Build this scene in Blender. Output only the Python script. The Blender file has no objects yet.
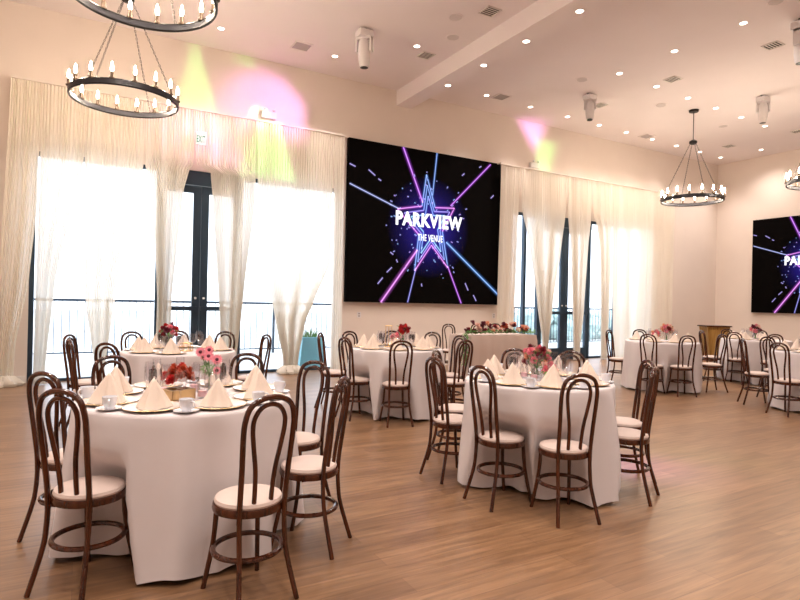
import bpy, math, random, itertools
from math import sin, cos, pi, radians as RAD, hypot, atan2
from mathutils import Vector, Matrix
random.seed(7)
S = bpy.context.scene
COL = S.collection

# ------------------------------------------------------------------ camera, sky, exposure
cam = bpy.data.cameras.new('camera'); cam.sensor_width = 36; cam.lens = 566.16 / 800 * 36; cam.clip_end = 200
camo = bpy.data.objects.new('camera', cam); COL.objects.link(camo)
yaw, pit, rol = .516455, .001812, .022
fw = Vector((sin(yaw) * cos(pit), cos(yaw) * cos(pit), sin(pit)))
rt = Vector((cos(yaw), -sin(yaw), 0)); up = rt.cross(fw)
r2 = rt * cos(rol) + up * sin(rol); u2 = up * cos(rol) - rt * sin(rol)
M = Matrix((r2, u2, -fw)).transposed().to_4x4(); M.translation = (0, 0, 1.45)
camo.matrix_world = M
S.camera = camo
S.view_settings.view_transform = 'Standard'; S.view_settings.look = 'None'
S.view_settings.gamma = 1; S.view_settings.use_curve_mapping = False
S.view_settings.exposure = 2.1
W = bpy.data.worlds.new('overcast_sky'); S.world = W; W.use_nodes = True
bg = W.node_tree.nodes['Background']; bg.inputs[0].default_value = (.80, .90, 1, 1); bg.inputs[1].default_value = 1.0
DOWN_W, BULB, GOBO = 42.0, 68.0, 84.0
WARM = (1.0, .89, .81)

# ------------------------------------------------------------------ materials
def mat(name, col, rough=.5, metal=0, emit=None, es=0, noise=0, nscale=8, bump=0, bscale=40, coat=0):
    m = bpy.data.materials.new(name); m.use_nodes = True; nt = m.node_tree; b = nt.nodes['Principled BSDF']
    b.inputs['Base Color'].default_value = (*col, 1); b.inputs['Roughness'].default_value = rough; b.inputs['Metallic'].default_value = metal
    if coat: b.inputs['Coat Weight'].default_value = coat
    if emit: b.inputs['Emission Color'].default_value = (*emit, 1); b.inputs['Emission Strength'].default_value = es
    tc = nt.nodes.new('ShaderNodeTexCoord')
    if noise:
        n = nt.nodes.new('ShaderNodeTexNoise'); n.inputs['Scale'].default_value = nscale; n.inputs['Detail'].default_value = 4
        r = nt.nodes.new('ShaderNodeValToRGB')
        r.color_ramp.elements[0].position = .3; r.color_ramp.elements[1].position = .7
        r.color_ramp.elements[0].color = (*[c * (1 - noise) for c in col], 1); r.color_ramp.elements[1].color = (*[min(1, c * (1 + noise)) for c in col], 1)
        nt.links.new(tc.outputs['Object'], n.inputs['Vector']); nt.links.new(n.outputs['Fac'], r.inputs[0]); nt.links.new(r.outputs[0], b.inputs['Base Color'])
    if bump:
        n = nt.nodes.new('ShaderNodeTexNoise'); n.inputs['Scale'].default_value = bscale
        bm = nt.nodes.new('ShaderNodeBump'); bm.inputs['Strength'].default_value = bump; bm.inputs['Distance'].default_value = .01
        nt.links.new(tc.outputs['Object'], n.inputs['Vector']); nt.links.new(n.outputs['Fac'], bm.inputs['Height']); nt.links.new(bm.outputs[0], b.inputs['Normal'])
    return m

def glassy(name, tint=(1, 1, 1), gloss=.12, rough=.02):
    m = bpy.data.materials.new(name); m.use_nodes = True; nt = m.node_tree; nt.nodes.remove(nt.nodes['Principled BSDF'])
    t = nt.nodes.new('ShaderNodeBsdfTransparent'); t.inputs[0].default_value = (*tint, 1)
    g = nt.nodes.new('ShaderNodeBsdfGlossy'); g.inputs['Roughness'].default_value = rough
    lw = nt.nodes.new('ShaderNodeLayerWeight'); lw.inputs['Blend'].default_value = .25
    ma = nt.nodes.new('ShaderNodeMath'); ma.operation = 'MULTIPLY_ADD'; ma.inputs[1].default_value = .22; ma.inputs[2].default_value = gloss; ma.use_clamp = True
    mx = nt.nodes.new('ShaderNodeMixShader')
    nt.links.new(lw.outputs['Fresnel'], ma.inputs[0]); nt.links.new(ma.outputs[0], mx.inputs[0])
    nt.links.new(t.outputs[0], mx.inputs[1]); nt.links.new(g.outputs[0], mx.inputs[2]); nt.links.new(mx.outputs[0], nt.nodes['Material Output'].inputs[0])
    return m

def sheer(name, col, see=.3, trans=.55):
    m = bpy.data.materials.new(name); m.use_nodes = True; nt = m.node_tree; nt.nodes.remove(nt.nodes['Principled BSDF'])
    t = nt.nodes.new('ShaderNodeBsdfTransparent')
    d = nt.nodes.new('ShaderNodeBsdfDiffuse'); d.inputs[0].default_value = (*col, 1)
    l = nt.nodes.new('ShaderNodeBsdfTranslucent'); l.inputs[0].default_value = (*col, 1)
    a = nt.nodes.new('ShaderNodeMixShader'); a.inputs[0].default_value = trans
    b = nt.nodes.new('ShaderNodeMixShader'); b.inputs[0].default_value = see
    nt.links.new(d.outputs[0], a.inputs[1]); nt.links.new(l.outputs[0], a.inputs[2])
    nt.links.new(a.outputs[0], b.inputs[1]); nt.links.new(t.outputs[0], b.inputs[2]); nt.links.new(b.outputs[0], nt.nodes['Material Output'].inputs[0])
    return m

def emis(name, col, s):
    m = bpy.data.materials.new(name); m.use_nodes = True; nt = m.node_tree; nt.nodes.remove(nt.nodes['Principled BSDF'])
    e = nt.nodes.new('ShaderNodeEmission'); e.inputs[0].default_value = (*col, 1); e.inputs[1].default_value = s
    nt.links.new(e.outputs[0], nt.nodes['Material Output'].inputs[0]); return m

def screen_art(name):       # a lit screen's picture: colour held per vertex
    m = bpy.data.materials.new(name); m.use_nodes = True; nt = m.node_tree; nt.nodes.remove(nt.nodes['Principled BSDF'])
    e = nt.nodes.new('ShaderNodeEmission'); a = nt.nodes.new('ShaderNodeAttribute'); a.attribute_name = 'pixel'
    t = nt.nodes.new('ShaderNodeBsdfTransparent'); ad = nt.nodes.new('ShaderNodeAddShader')
    nt.links.new(a.outputs['Color'], e.inputs[0]); e.inputs[1].default_value = .19
    nt.links.new(e.outputs[0], ad.inputs[0]); nt.links.new(t.outputs[0], ad.inputs[1]); nt.links.new(ad.outputs[0], nt.nodes['Material Output'].inputs[0]); return m

def planks(name):
    m = bpy.data.materials.new(name); m.use_nodes = True; nt = m.node_tree; b = nt.nodes['Principled BSDF']
    tc = nt.nodes.new('ShaderNodeTexCoord')
    br = nt.nodes.new('ShaderNodeTexBrick'); br.offset = .37; br.inputs['Scale'].default_value = 1
    br.inputs['Brick Width'].default_value = 1.5; br.inputs['Row Height'].default_value = .16; br.inputs['Mortar Size'].default_value = .0018
    br.inputs['Color1'].default_value = (.200, .108, .055, 1); br.inputs['Color2'].default_value = (.280, .160, .085, 1); br.inputs['Mortar'].default_value = (.17, .09, .05, 1)
    nt.links.new(tc.outputs['Object'], br.inputs['Vector'])
    mp = nt.nodes.new('ShaderNodeMapping'); mp.inputs['Scale'].default_value = (1.3, 16, 1)
    n = nt.nodes.new('ShaderNodeTexNoise'); n.inputs['Scale'].default_value = 1.6; n.inputs['Detail'].default_value = 6; n.inputs['Distortion'].default_value = .6
    nt.links.new(tc.outputs['Object'], mp.inputs[0]); nt.links.new(mp.outputs[0], n.inputs['Vector'])
    r = nt.nodes.new('ShaderNodeValToRGB'); r.color_ramp.elements[0].position = .3; r.color_ramp.elements[1].position = .72
    r.color_ramp.elements[0].color = (.62, .58, .55, 1); r.color_ramp.elements[1].color = (1.12, 1.1, 1.08, 1)
    nt.links.new(n.outputs['Fac'], r.inputs[0])
    mx = nt.nodes.new('ShaderNodeMix'); mx.data_type = 'RGBA'; mx.blend_type = 'MULTIPLY'; mx.inputs[0].default_value = 1
    nt.links.new(br.outputs['Color'], mx.inputs[6]); nt.links.new(r.outputs[0], mx.inputs[7]); nt.links.new(mx.outputs[2], b.inputs['Base Color'])
    b.inputs['Roughness'].default_value = .33
    bp = nt.nodes.new('ShaderNodeBump'); bp.inputs['Strength'].default_value = .12; bp.inputs['Distance'].default_value = .01
    nt.links.new(n.outputs['Fac'], bp.inputs['Height']); nt.links.new(bp.outputs[0], b.inputs['Normal'])
    return m

def woodgrain(name, c1, c2, rough=.3):
    m = bpy.data.materials.new(name); m.use_nodes = True; nt = m.node_tree; b = nt.nodes['Principled BSDF']
    tc = nt.nodes.new('ShaderNodeTexCoord'); mp = nt.nodes.new('ShaderNodeMapping'); mp.inputs['Scale'].default_value = (30, 30, 4)
    n = nt.nodes.new('ShaderNodeTexNoise'); n.inputs['Scale'].default_value = 1; n.inputs['Detail'].default_value = 3
    r = nt.nodes.new('ShaderNodeValToRGB'); r.color_ramp.elements[0].position = .35; r.color_ramp.elements[1].position = .65
    r.color_ramp.elements[0].color = (*c1, 1); r.color_ramp.elements[1].color = (*c2, 1)
    nt.links.new(tc.outputs['Object'], mp.inputs[0]); nt.links.new(mp.outputs[0], n.inputs['Vector']); nt.links.new(n.outputs['Fac'], r.inputs[0]); nt.links.new(r.outputs[0], b.inputs['Base Color'])
    b.inputs['Roughness'].default_value = rough; b.inputs['Coat Weight'].default_value = .12; b.inputs['Coat Roughness'].default_value = .15
    return m

m_wall = mat('plaster_wall', (.77, .68, .62), .75, noise=.015, nscale=2, bump=.05, bscale=120)
m_ceil = mat('painted_ceiling', (.86, .79, .79), .85, noise=.012, nscale=1.5)
m_trim = mat('white_trim', (.8, .76, .72), .5)
m_floor = planks('wood_plank_floor')
m_wood = woodgrain('walnut_bentwood', (.026, .0055, .002), (.078, .019, .006), .22)
m_seat = mat('cream_vinyl', (.62, .50, .45), .55, noise=.03, nscale=10)
m_cloth = mat('white_tablecloth', (.66, .61, .62), .85, noise=.02, nscale=5, bump=.08, bscale=200)
m_napkin = mat('ivory_napkin', (.74, .62, .53), .85, noise=.03, nscale=20, bump=.05, bscale=300)
m_board = mat('plywood_board', (.5, .38, .24), .6, noise=.1)
m_china = mat('white_china', (.78, .79, .84), .2, coat=.3)
m_plate = mat('pale_glass_plate', (.72, .66, .62), .18, coat=.4)
m_gold = mat('gold_metal', (.75, .52, .26), .28, 1)
m_glass = glassy('clear_glass', (.99, .99, 1), .05)
m_pane = glassy('window_glass', (.97, .98, 1), .04)
m_frame = mat('black_aluminium', (.022, .045, .075), .4, .2)
m_iron = mat('black_iron', (.018, .016, .016), .4, .7)
m_band = mat('dark_steel_band', (.05, .05, .06), .4, .8)
m_sleeve = mat('bronze_sleeve', (.10, .065, .045), .45, .4)
m_bulb = emis('glowing_bulb', (1, .82, .62), BULB)
m_lens = emis('lit_downlight', (1, .88, .74), 3.0)
m_whitep = mat('white_plastic', (.78, .75, .76), .4)
m_greyp = mat('grey_grille', (.42, .37, .37), .6)
m_dark = mat('painted_duct_shade', (.02, .018, .018), .7)
m_black = mat('black_plastic', (.02, .02, .022), .4)
m_screen = mat('screen_black', (.0018, .0012, .0012), .9); m_screen.node_tree.nodes['Principled BSDF'].inputs['Specular IOR Level'].default_value = .06
m_text = emis('screen_white', (1, 1, 1), .36)
m_art = screen_art('screen_picture')
m_green = emis('exit_green', (.05, .75, .35), .16)
m_signp = mat('clear_sign_plate', (.6, .75, .65), .25)
m_sheer = sheer('sheer_voile', (.93, .88, .80), .10, .40)
m_rail = mat('white_rail', (.75, .68, .62), .5)
m_concrete = mat('patio_concrete', (.62, .62, .60), .9, noise=.06)
m_teal = mat('teal_planter', (.13, .36, .42), .5, noise=.05)
m_leaf = mat('leaf_green', (.10, .22, .05), .6, noise=.35, nscale=30)
m_stem = mat('stem_green', (.12, .26, .10), .6)
m_hedge = mat('hedge_glare_pale', (.48, .62, .60), .8, noise=.25, nscale=6)  # leaf colour paled to stand for overexposed daylight outside
m_oak = woodgrain('golden_oak', (.22, .11, .025), (.36, .20, .05), .4)
m_petals = {k: mat('petal_' + k, c, .6, noise=.2, nscale=60) for k, c in dict(
    crimson=(.28, .012, .03), red=(.62, .03, .03), rust=(.50, .085, .035), pink=(.85, .25, .32), blush=(.85, .55, .48), burgundy=(.16, .012, .035), peach=(.80, .40, .26), cream=(.85, .72, .58)).items()}
m_eye = mat('flower_eye', (.10, .015, .03), .7)

# ------------------------------------------------------------------ mesh collector
class MB:
    def __init__(s): s.v = []; s.f = []; s.c = []
    def add(s, vs, fs):
        o = len(s.v); s.v += [tuple(v) for v in vs]; s.f += [tuple(i + o for i in f) for f in fs]; return s
    def box(s, x0, x1, y0, y1, z0, z1):
        return s.add([(x, y, z) for z in (z0, z1) for y in (y0, y1) for x in (x0, x1)],
                     [(0, 2, 3, 1), (4, 5, 7, 6), (0, 1, 5, 4), (2, 6, 7, 3), (0, 4, 6, 2), (1, 3, 7, 5)])
    def lathe(s, prof, n=24, c=(0, 0, 0), lump=None, caps=True):
        vs = []; fs = []
        for i, (r, z) in enumerate(prof):
            for k in range(n):
                a = 2 * pi * k / n; q = r if lump is None else r * lump(a, i)
                vs.append((c[0] + q * cos(a), c[1] + q * sin(a), c[2] + z))
        for i in range(len(prof) - 1):
            for k in range(n):
                k2 = (k + 1) % n; fs.append((i * n + k, i * n + k2, (i + 1) * n + k2, (i + 1) * n + k))
        if caps and prof[0][0] > 1e-5: fs.append(tuple(reversed(range(n))))
        if caps and prof[-1][0] > 1e-5: fs.append(tuple(range((len(prof) - 1) * n, len(prof) * n)))
        return s.add(vs, fs)
    def tube(s, pts, r, n=8, closed=False):
        P = [Vector(p) for p in pts]; L = len(P); vs = []; fs = []; prev = None
        R = r if isinstance(r, (list, tuple)) else [r] * L
        for i in range(L):
            if closed: t = P[(i + 1) % L] - P[i - 1]
            else: t = P[min(i + 1, L - 1)] - P[max(i - 1, 0)]
            t.normalize()
            if prev is None:
                a = Vector((0, 0, 1)) if abs(t.z) < .9 else Vector((1, 0, 0)); nrm = (a - t * a.dot(t)).normalized()
            else: nrm = (prev - t * prev.dot(t)).normalized()
            prev = nrm; b = t.cross(nrm)
            for k in range(n):
                an = 2 * pi * k / n; vs.append(P[i] + (nrm * cos(an) + b * sin(an)) * R[i])
        for i in range(L if closed else L - 1):
            j = (i + 1) % L
            for k in range(n):
                k2 = (k + 1) % n; fs.append((i * n + k, i * n + k2, j * n + k2, j * n + k))
        if not closed: fs += [tuple(reversed(range(n))), tuple(range((L - 1) * n, L * n))]
        return s.add(vs, fs)
    def ring(s, R, r, z, n=40, m=8, sq=1, c=(0, 0)):
        vs = []; fs = []
        for i in range(n):
            a = 2 * pi * i / n
            for k in range(m):
                b = 2 * pi * k / m; q = R + r * cos(b); vs.append((c[0] + q * cos(a), c[1] + q * sin(a), z + r * sq * sin(b)))
        for i in range(n):
            for k in range(m):
                fs.append((i * m + k, ((i + 1) % n) * m + k, ((i + 1) % n) * m + (k + 1) % m, i * m + (k + 1) % m))
        return s.add(vs, fs)
    def xf(s, mtx):
        s.v = [tuple(mtx @ Vector(v)) for v in s.v]; return s
    def build(s, name, m, parent=None, smooth=True, loc=None, cols=None):
        me = bpy.data.meshes.new(name); me.from_pydata(s.v, [], s.f); me.materials.append(m)
        if smooth:
            me.polygons.foreach_set('use_smooth', [True] * len(me.polygons))
            if smooth is True:
                try: me.set_sharp_from_angle(angle=RAD(42))
                except Exception: pass
        if cols:
            at = me.color_attributes.new('pixel', 'FLOAT_COLOR', 'POINT')
            for i, c in enumerate(cols): at.data[i].color = (*c, 1)
        o = bpy.data.objects.new(name, me); COL.objects.link(o)
        if parent: o.parent = parent
        if loc: o.location = loc
        return o

def tag(o, label=None, cat=None, group=None, kind=None):
    if label:
        assert 4 <= len(label.split()) <= 16, label
        o['label'] = label
    if cat: o['category'] = cat
    if group: o['group'] = group
    if kind: o['kind'] = kind
    return o
def empty(name, loc=(0, 0, 0), rz=0):
    o = bpy.data.objects.new(name, None); o.empty_display_size = .1; COL.objects.link(o); o.location = loc; o.rotation_euler.z = rz; return o
def kids(o): return [c for c in bpy.data.objects if c.parent == o]
def tree(o):
    return (o, [tree(c) for c in kids(o)])
def copy_tree(t, parent=None):
    o, ch = t; c = o.copy(); COL.objects.link(c)
    if parent: c.parent = parent; c.matrix_parent_inverse = o.matrix_parent_inverse
    for q in ch: copy_tree(q, c)
    return c
def smooth_path(pts, n=6):          # Catmull-Rom through points
    P = [Vector(p) for p in pts]; out = []
    for i in range(len(P) - 1):
        a, b, c, d = P[max(i - 1, 0)], P[i], P[i + 1], P[min(i + 2, len(P) - 1)]
        for k in range(n):
            t = k / n
            out.append(.5 * ((2 * b) + (c - a) * t + (2 * a - 5 * b + 4 * c - d) * t * t + (3 * b - a - 3 * c + d) * t ** 3))
    out.append(P[-1]); return out

# ------------------------------------------------------------------ room shell
XL, XR, YN, YF, ZC = -5.0, 17.84, -6.0, 10.85, 6.05
WIN = [(-.70, 4.70), (9.32, 14.35)]; WT = 3.75
def struct(mb, name, m, smooth=False): return tag(mb.build(name, m, smooth=smooth), kind='structure')
struct(MB().box(XL - .2, XR + .2, YN - .2, YF + .25, -.1, 0), 'floor', m_floor)
struct(MB().box(XL - .2, XR + .2, YN - .2, YF + .25, ZC, ZC + .15), 'ceiling', m_ceil)
w = MB()
for a, b in ((XL, WIN[0][0]), (WIN[0][1], WIN[1][0]), (WIN[1][1], XR)): w.box(a, b, YF, YF + .2, 0, ZC)
for a, b in WIN: w.box(a, b, YF, YF + .2, WT, ZC)
struct(w, 'wall_far', m_wall)
struct(MB().box(XR, XR + .2, YN, YF + .2, 0, ZC), 'wall_right', m_wall)
struct(MB().box(XL - .2, XL, YN, YF + .2, 0, ZC), 'wall_left', m_wall)
struct(MB().box(XL, XR, YN - .2, YN, 0, ZC), 'wall_near', m_wall)
b = MB()
for a, c in ((XL, WIN[0][0]), (WIN[0][1], WIN[1][0]), (WIN[1][1], XR)): b.box(a + .01, c - .01, YF - .018, YF - .001, 0, .12)
struct(b, 'baseboard_far', m_trim)
struct(MB().box(XR - .018, XR - .001, YN, YF - .02, 0, .12), 'baseboard_right', m_trim)
struct(MB().box(5.96, 6.33, YN, YF - .002, 5.72, ZC + .01), 'ceiling_beam', m_ceil)

# windows and doors
def window(n, x0, x1, muls, dx0, dx1):
    root = empty('window_%d' % n); tag(root, kind='structure')
    y0, y1 = YF + .05, YF + .15
    f = MB(); f.box(x0, x0 + .07, y0, y1, 0, WT); f.box(x1 - .07, x1, y0, y1, 0, WT); f.box(x0, x1, y0, y1, WT - .07, WT); f.box(x0, x1, y0, y1, 0, .05)
    f.build('window_frame', m_frame, root, smooth=False)
    for mx in muls: MB().box(mx - .04, mx + .04, y0, y1, .05, WT - .07).build('mullion', m_frame, root, smooth=False)
    edges = sorted([x0 + .07, x1 - .07] + list(muls) + [dx0, dx1])
    for a, c in zip(edges, edges[1:]):
        if a >= dx0 - .01 and c <= dx1 + .01: continue
        MB().box(a, c, YF + .095, YF + .105, .05, WT - .07).build('window_pane', m_pane, root, smooth=False)
    d = empty('door_%d' % n); tag(d, kind='structure')
    MB().box(dx0, dx0 + .07, y0, y1, .0, WT - .05).box(dx1 - .07, dx1, y0, y1, .0, WT - .05).box(dx0, dx1, y0 - .02, y1, WT - .26, WT - .02).build('door_frame', m_frame, d, smooth=False)
    mid = (dx0 + dx1) / 2
    for a, c, side in ((dx0 + .075, mid - .003, 1), (mid + .003, dx1 - .075, -1)):
        l = MB(); st = .135
        l.box(a, a + (st if side < 0 else .09), y0 + .01, y1 - .02, .02, WT - .27).box(c - (st if side > 0 else .09), c, y0 + .01, y1 - .02, .02, WT - .27)
        l.box(a, c, y0 + .012, y1 - .022, .02, .30).box(a, c, y0 + .012, y1 - .022, WT - .40, WT - .27)
        lo = l.build('door_leaf', m_frame, d, smooth=False)
        MB().box(a + .06, c - .06, YF + .095, YF + .105, .28, WT - .38).build('door_pane', m_pane, d, smooth=False)
        MB().box(a + .01, c - .01, y0 - .05, y0 + .0, 1.19, 1.27).box(a + .03, a + .07, y0 - .03, y0 + .02, 1.2, 1.26).box(c - .07, c - .03, y0 - .03, y0 + .02, 1.2, 1.26).build('push_bar', m_frame, d, smooth=False)
        x = c - .07 if side > 0 else a + .07
        MB().lathe([(.022, 0), (.022, .012), (.012, .02)], 14).xf(Matrix.Translation((x, y0 + .012, 1.42)) @ Matrix.Rotation(RAD(90), 4, 'X')).build('door_lock', m_whitep, d)
window(1, *WIN[0], [], 1.18, 2.70)
window(2, *WIN[1], [9.80, 13.20], 10.24, 12.16)

# ------------------------------------------------------------------ outside
struct(MB().box(-30, 50, YF + .25, 60, -.12, -.02), 'ground', m_concrete)
for i, x0 in enumerate((-1.4, .6, 2.6, 4.6, 12.6, 14.6, 16.6, 18.6)):
    nm = ('first', 'second', 'third', 'fourth')[i % 4]
    r = empty('patio_railing', (x0, 15.0, -.02))
    tag(r, 'black patio railing panel, %s from the left behind the %s window group' % (nm, 'left' if i < 4 else 'right'), 'railing', 'patio railing panels')
    MB().box(-.03, 1.965, -.03, .03, 1.30, 1.36).build('top_rail', m_frame, r, smooth=False)
    MB().box(.03, 1.965, -.015, .015, .10, .13).build('bottom_rail', m_frame, r, smooth=False)
    MB().box(-.03, .03, -.03, .03, 0, 1.30).build('post', m_frame, r, smooth=False)
    base = MB().box(-.008, .008, -.008, .008, .13, 1.30).build('baluster', m_frame, r, smooth=False); base.location.x = .16
    for k in range(1, 12):
        c = base.copy(); COL.objects.link(c); c.parent = r; c.location.x = .16 + .153 * k
p = empty('tapered_planter', (4.36, 11.6, -.02)); p.scale = (1.25, 1, 1.05)
tag(p, 'tapered teal planter on the patio outside the right end of left windows', 'planter')
MB().add([(-.24, -.24, 0), (.24, -.24, 0), (.24, .24, 0), (-.24, .24, 0), (-.17, -.17, .62), (.17, -.17, .62), (.17, .17, .62), (-.17, .17, .62)],
         [(0, 3, 2, 1), (4, 5, 6, 7), (0, 1, 5, 4), (1, 2, 6, 5), (2, 3, 7, 6), (3, 0, 4, 7)]).build('pot', m_teal, p, smooth=False)
g = MB()
for k in range(60):
    a = random.uniform(0, 2 * pi); q = random.uniform(0, .14); h = random.uniform(.10, .24); t = random.uniform(.02, .09)
    x, y = q * cos(a), q * sin(a)
    g.add([(x - .008, y, .61), (x + .008, y, .61), (x + t * cos(a), y + t * sin(a), .61 + h)], [(0, 1, 2)])
go = g.build('grass_tuft', m_leaf, p); go['kind'] = 'stuff'
h = MB()
for k in range(420):
    x = random.uniform(11, 26); z = random.uniform(.1, 1.0); y = 17.5 + random.uniform(-.4, .4); r = random.uniform(.2, .42)
    h.lathe([(0.0, -r), (r * .7, -r * .7), (r, 0), (r * .7, r * .7), (0, r)], 7, (x, y, z), lump=lambda a, i: random.uniform(.8, 1.15))
tag(h.build('hedge', m_hedge), 'green hedge beyond the patio railing behind the right windows', 'hedge', kind='stuff')

# ------------------------------------------------------------------ curtains
def curtain_rail(x0, x1, label):
    r = empty('curtain_rail', (0, 0, 0)); tag(r, label, 'curtain rail')
    MB().box(x0, x1, 10.555, 10.605, 4.765, 4.80).build('track', m_rail, r, smooth=False)
    n = int((x1 - x0) / 1.3) + 1
    for k in range(n + 1):
        x = x0 + .05 + (x1 - x0 - .1) * k / n
        MB().box(x - .012, x + .012, 10.57, YF - .001, 4.80, 4.82).box(x - .02, x + .02, YF - .012, YF - .001, 4.77, 4.86).build('bracket', m_rail, r, smooth=False)
curtain_rail(-.97, 4.64, 'thin curtain rail above the left windows')
curtain_rail(8.68, 15.32, 'thin curtain rail above the right windows')
def along(pts, z):
    for (z0, x0), (z1, x1) in zip(pts, pts[1:]):
        if z >= z1: t = (z0 - z) / (z0 - z1); t = max(0, t); return x0 + (x1 - x0) * (.7 * t + .3 * t * t * (3 - 2 * t))
    return pts[-1][1]
def curtain(left, right, folds, label, group, tie=False):
    ze = 4.745; wt = right[0] - left[0]
    L = [(ze, left[0])] + left[1:]; R = [(ze, right[0])] + right[1:]
    nx, nz = folds * 7, 40; vs = []; fs = []; ph = random.uniform(0, 6)
    for j in range(nz + 1):
        t = j / nz; z = ze * (1 - t) + .012
        xa, xb = along(L, z), along(R, z); wr = max(.12, (xb - xa) / wt)
        for i in range(nx + 1):
            s = i / nx
            amp = (.016 + .03 * (1 - wr)) * (1 + .5 * sin(5 * s * pi + ph))
            y = 10.58 + amp * sin(2 * pi * folds * s + .8 * sin(6.28 * s * 2.3 + ph)) + .016 * min(1, 2 * t) * sin(11 * s + 3 * t + ph) + .012 * sin(23 * s + ph)
            vs.append((xa + (xb - xa) * s, y, z))
    for j in range(nz):
        for i in range(nx):
            a = j * (nx + 1) + i; fs.append((a, a + 1, a + nx + 2, a + nx + 1))
    o = MB().add(vs, fs).build('sheer_curtain', m_sheer, smooth='all')
    tag(o, label, 'curtain', group)
    if tie:
        q = MB(); b0, b1 = L[-1][1], R[-1][1]; cx = (b0 + b1) / 2; hw = (b1 - b0) / 2 + .05
        prof = [(.0, .006), (hw * 1.2, .008), (hw * 1.35, .05), (hw * 1.15, .10), (hw * .75, .16)]
        q.lathe(prof, 40, (cx, 10.58, 0), lump=lambda a, i: 1 + .18 * sin(7 * a + i) + .08 * sin(17 * a + 2 * i))
        q.xf(Matrix.Translation((0, 10.58, 0)) @ Matrix.Diagonal((1, .8, 1, 1)) @ Matrix.Translation((0, -10.58, 0)))
        q.build('gathered_hem', m_sheer, o)
GL, GR = 'sheer curtains over the left windows', 'sheer curtains over the right windows'
curtain([-.97, (0, -1.12)], [-.57, (2.9, -.59), (1.65, -.68), (.6, -.84), (0, -.86)], 11, 'sheer curtain at the far left edge, bowing out to a gathered foot', GL, True)
curtain([-.56, (0, -.60)], [.05, (3.6, .03), (1.65, -.33), (.24, -.44), (0, -.43)], 13, 'sheer curtain tapering beside the leftmost black window frame', GL)
curtain([.06, (3.6, .04), (1.35, .10), (.2, .26), (0, .25)], [.93, (3.7, .92), (1.36, .53), (.2, .40), (0, .42)], 17, 'sheer curtain tapering to a point behind the back left table', GL)
curtain([.94, (3.7, .94), (3.1, 1.08), (1.38, 1.18), (0, 1.17)], [1.735, (3.82, 1.735), (3.72, 1.67), (3.3, 1.57), (2.4, 1.49), (1.38, 1.41), (0, 1.40)], 17, 'cream sheer curtain just left of the black double door stiles', GL)
curtain([1.745, (3.82, 1.76), (3.72, 2.02), (3.0, 2.09), (1, 2.25), (0, 2.28)], [2.845, (3.3, 2.84), (1.5, 2.66), (.3, 2.55), (0, 2.56)], 21, 'sheer curtain just right of the black double door stiles', GL)
curtain([2.855, (3.3, 2.88), (1.97, 3.08), (1.03, 3.28), (.3, 3.45), (0, 3.46)], [4.41, (2.2, 4.38), (1.35, 4.02), (1.03, 3.87), (.3, 3.74), (0, 3.72)], 30, 'wide sheer curtain gathered to a tied foot beside the teal planter', GL, True)
curtain([4.42, (0, 4.42)], [4.64, (0, 4.66)], 7, 'narrow straight sheer curtain left of the large screen', GL)
curtain([8.70, (0, 8.68)], [9.29, (3, 9.24), (0, 9.16)], 12, 'straight sheer curtain just right of the large screen', GR)
curtain([9.30, (3.75, 9.38), (3, 9.62), (1.5, 9.95), (.42, 10.18), (0, 10.14)], [10.87, (3.75, 10.85), (2.8, 10.70), (1.5, 10.45), (.42, 10.30), (0, 10.34)], 28, 'sheer curtain narrowing to a V left of the right double doors', GR)
curtain([10.88, (3.75, 10.93), (2.87, 11.05), (.3, 11.26), (0, 11.26)], [11.81, (3.75, 11.79), (2.9, 11.68), (1.3, 11.55), (.27, 11.42), (0, 11.44)], 18, 'sheer curtain hanging in front of the right double doors', GR)
curtain([11.82, (3.85, 11.86), (3.6, 12.0), (2.9, 12.14), (1.3, 12.25), (0, 12.30)], [12.63, (2.9, 12.58), (0, 12.46)], 16, 'sheer curtain tapering just right of the right double doors', GR)
curtain([12.64, (2.9, 12.66), (0, 12.78)], [14.07, (0, 14.02)], 27, 'wide straight sheer curtain over the rightmost window', GR)
curtain([14.08, (0, 14.04)], [15.30, (0, 15.26)], 22, 'sheer curtain over bare wall at the right end of the rail', GR)

# ------------------------------------------------------------------ screens
def text_mesh(s, h, wd, bold=.03):
    cu = bpy.data.curves.new('lettering', 'FONT'); cu.body = s; cu.size = 1; cu.offset = bold; cu.align_x = 'LEFT'; cu.resolution_u = 3; cu.space_character = 1.12
    o = bpy.data.objects.new('lettering', cu); COL.objects.link(o); bpy.context.view_layer.update()
    me = bpy.data.meshes.new_from_object(o.evaluated_get(bpy.context.evaluated_depsgraph_get()))
    bpy.data.objects.remove(o); bpy.data.curves.remove(cu)
    xs = [v.co.x for v in me.vertices]; ys = [v.co.y for v in me.vertices]
    x0, x1, y0, y1 = min(xs), max(xs), min(ys), max(ys)
    mb = MB().add([((v.co.x - x0) / (x1 - x0) * wd, 0, (v.co.y - y0) / (y1 - y0) * h) for v in me.vertices], [tuple(p.vertices) for p in me.polygons])
    bpy.data.meshes.remove(me); return mb
STAR = [(.472, .844), (.533, .635), (.664, .646), (.585, .482), (.627, .242), (.514, .385), (.408, .21), (.430, .446), (.292, .598), (.447, .635)]
PU, BL, MG, CY = (.62, .10, 1.0), (.16, .36, 1.0), (.85, .18, .95), (.25, .70, 1.0)
STREAK = [((.32, .999), (.452, .657), PU, .018), ((.539, .998), (.515, .714), BL, .011), ((.919, .984), (.638, .659), PU, .013), ((.007, .721), (.304, .6), (.45, .5, 1), .010),
          ((.203, .001), (.424, .348), MG, .020), ((.368, .003), (.417, .23), (.30, .28, 1), .009), ((.727, .004), (.627, .252), PU, .011), ((.998, .07), (.613, .413), (.14, .40, 1), .017)]
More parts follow.
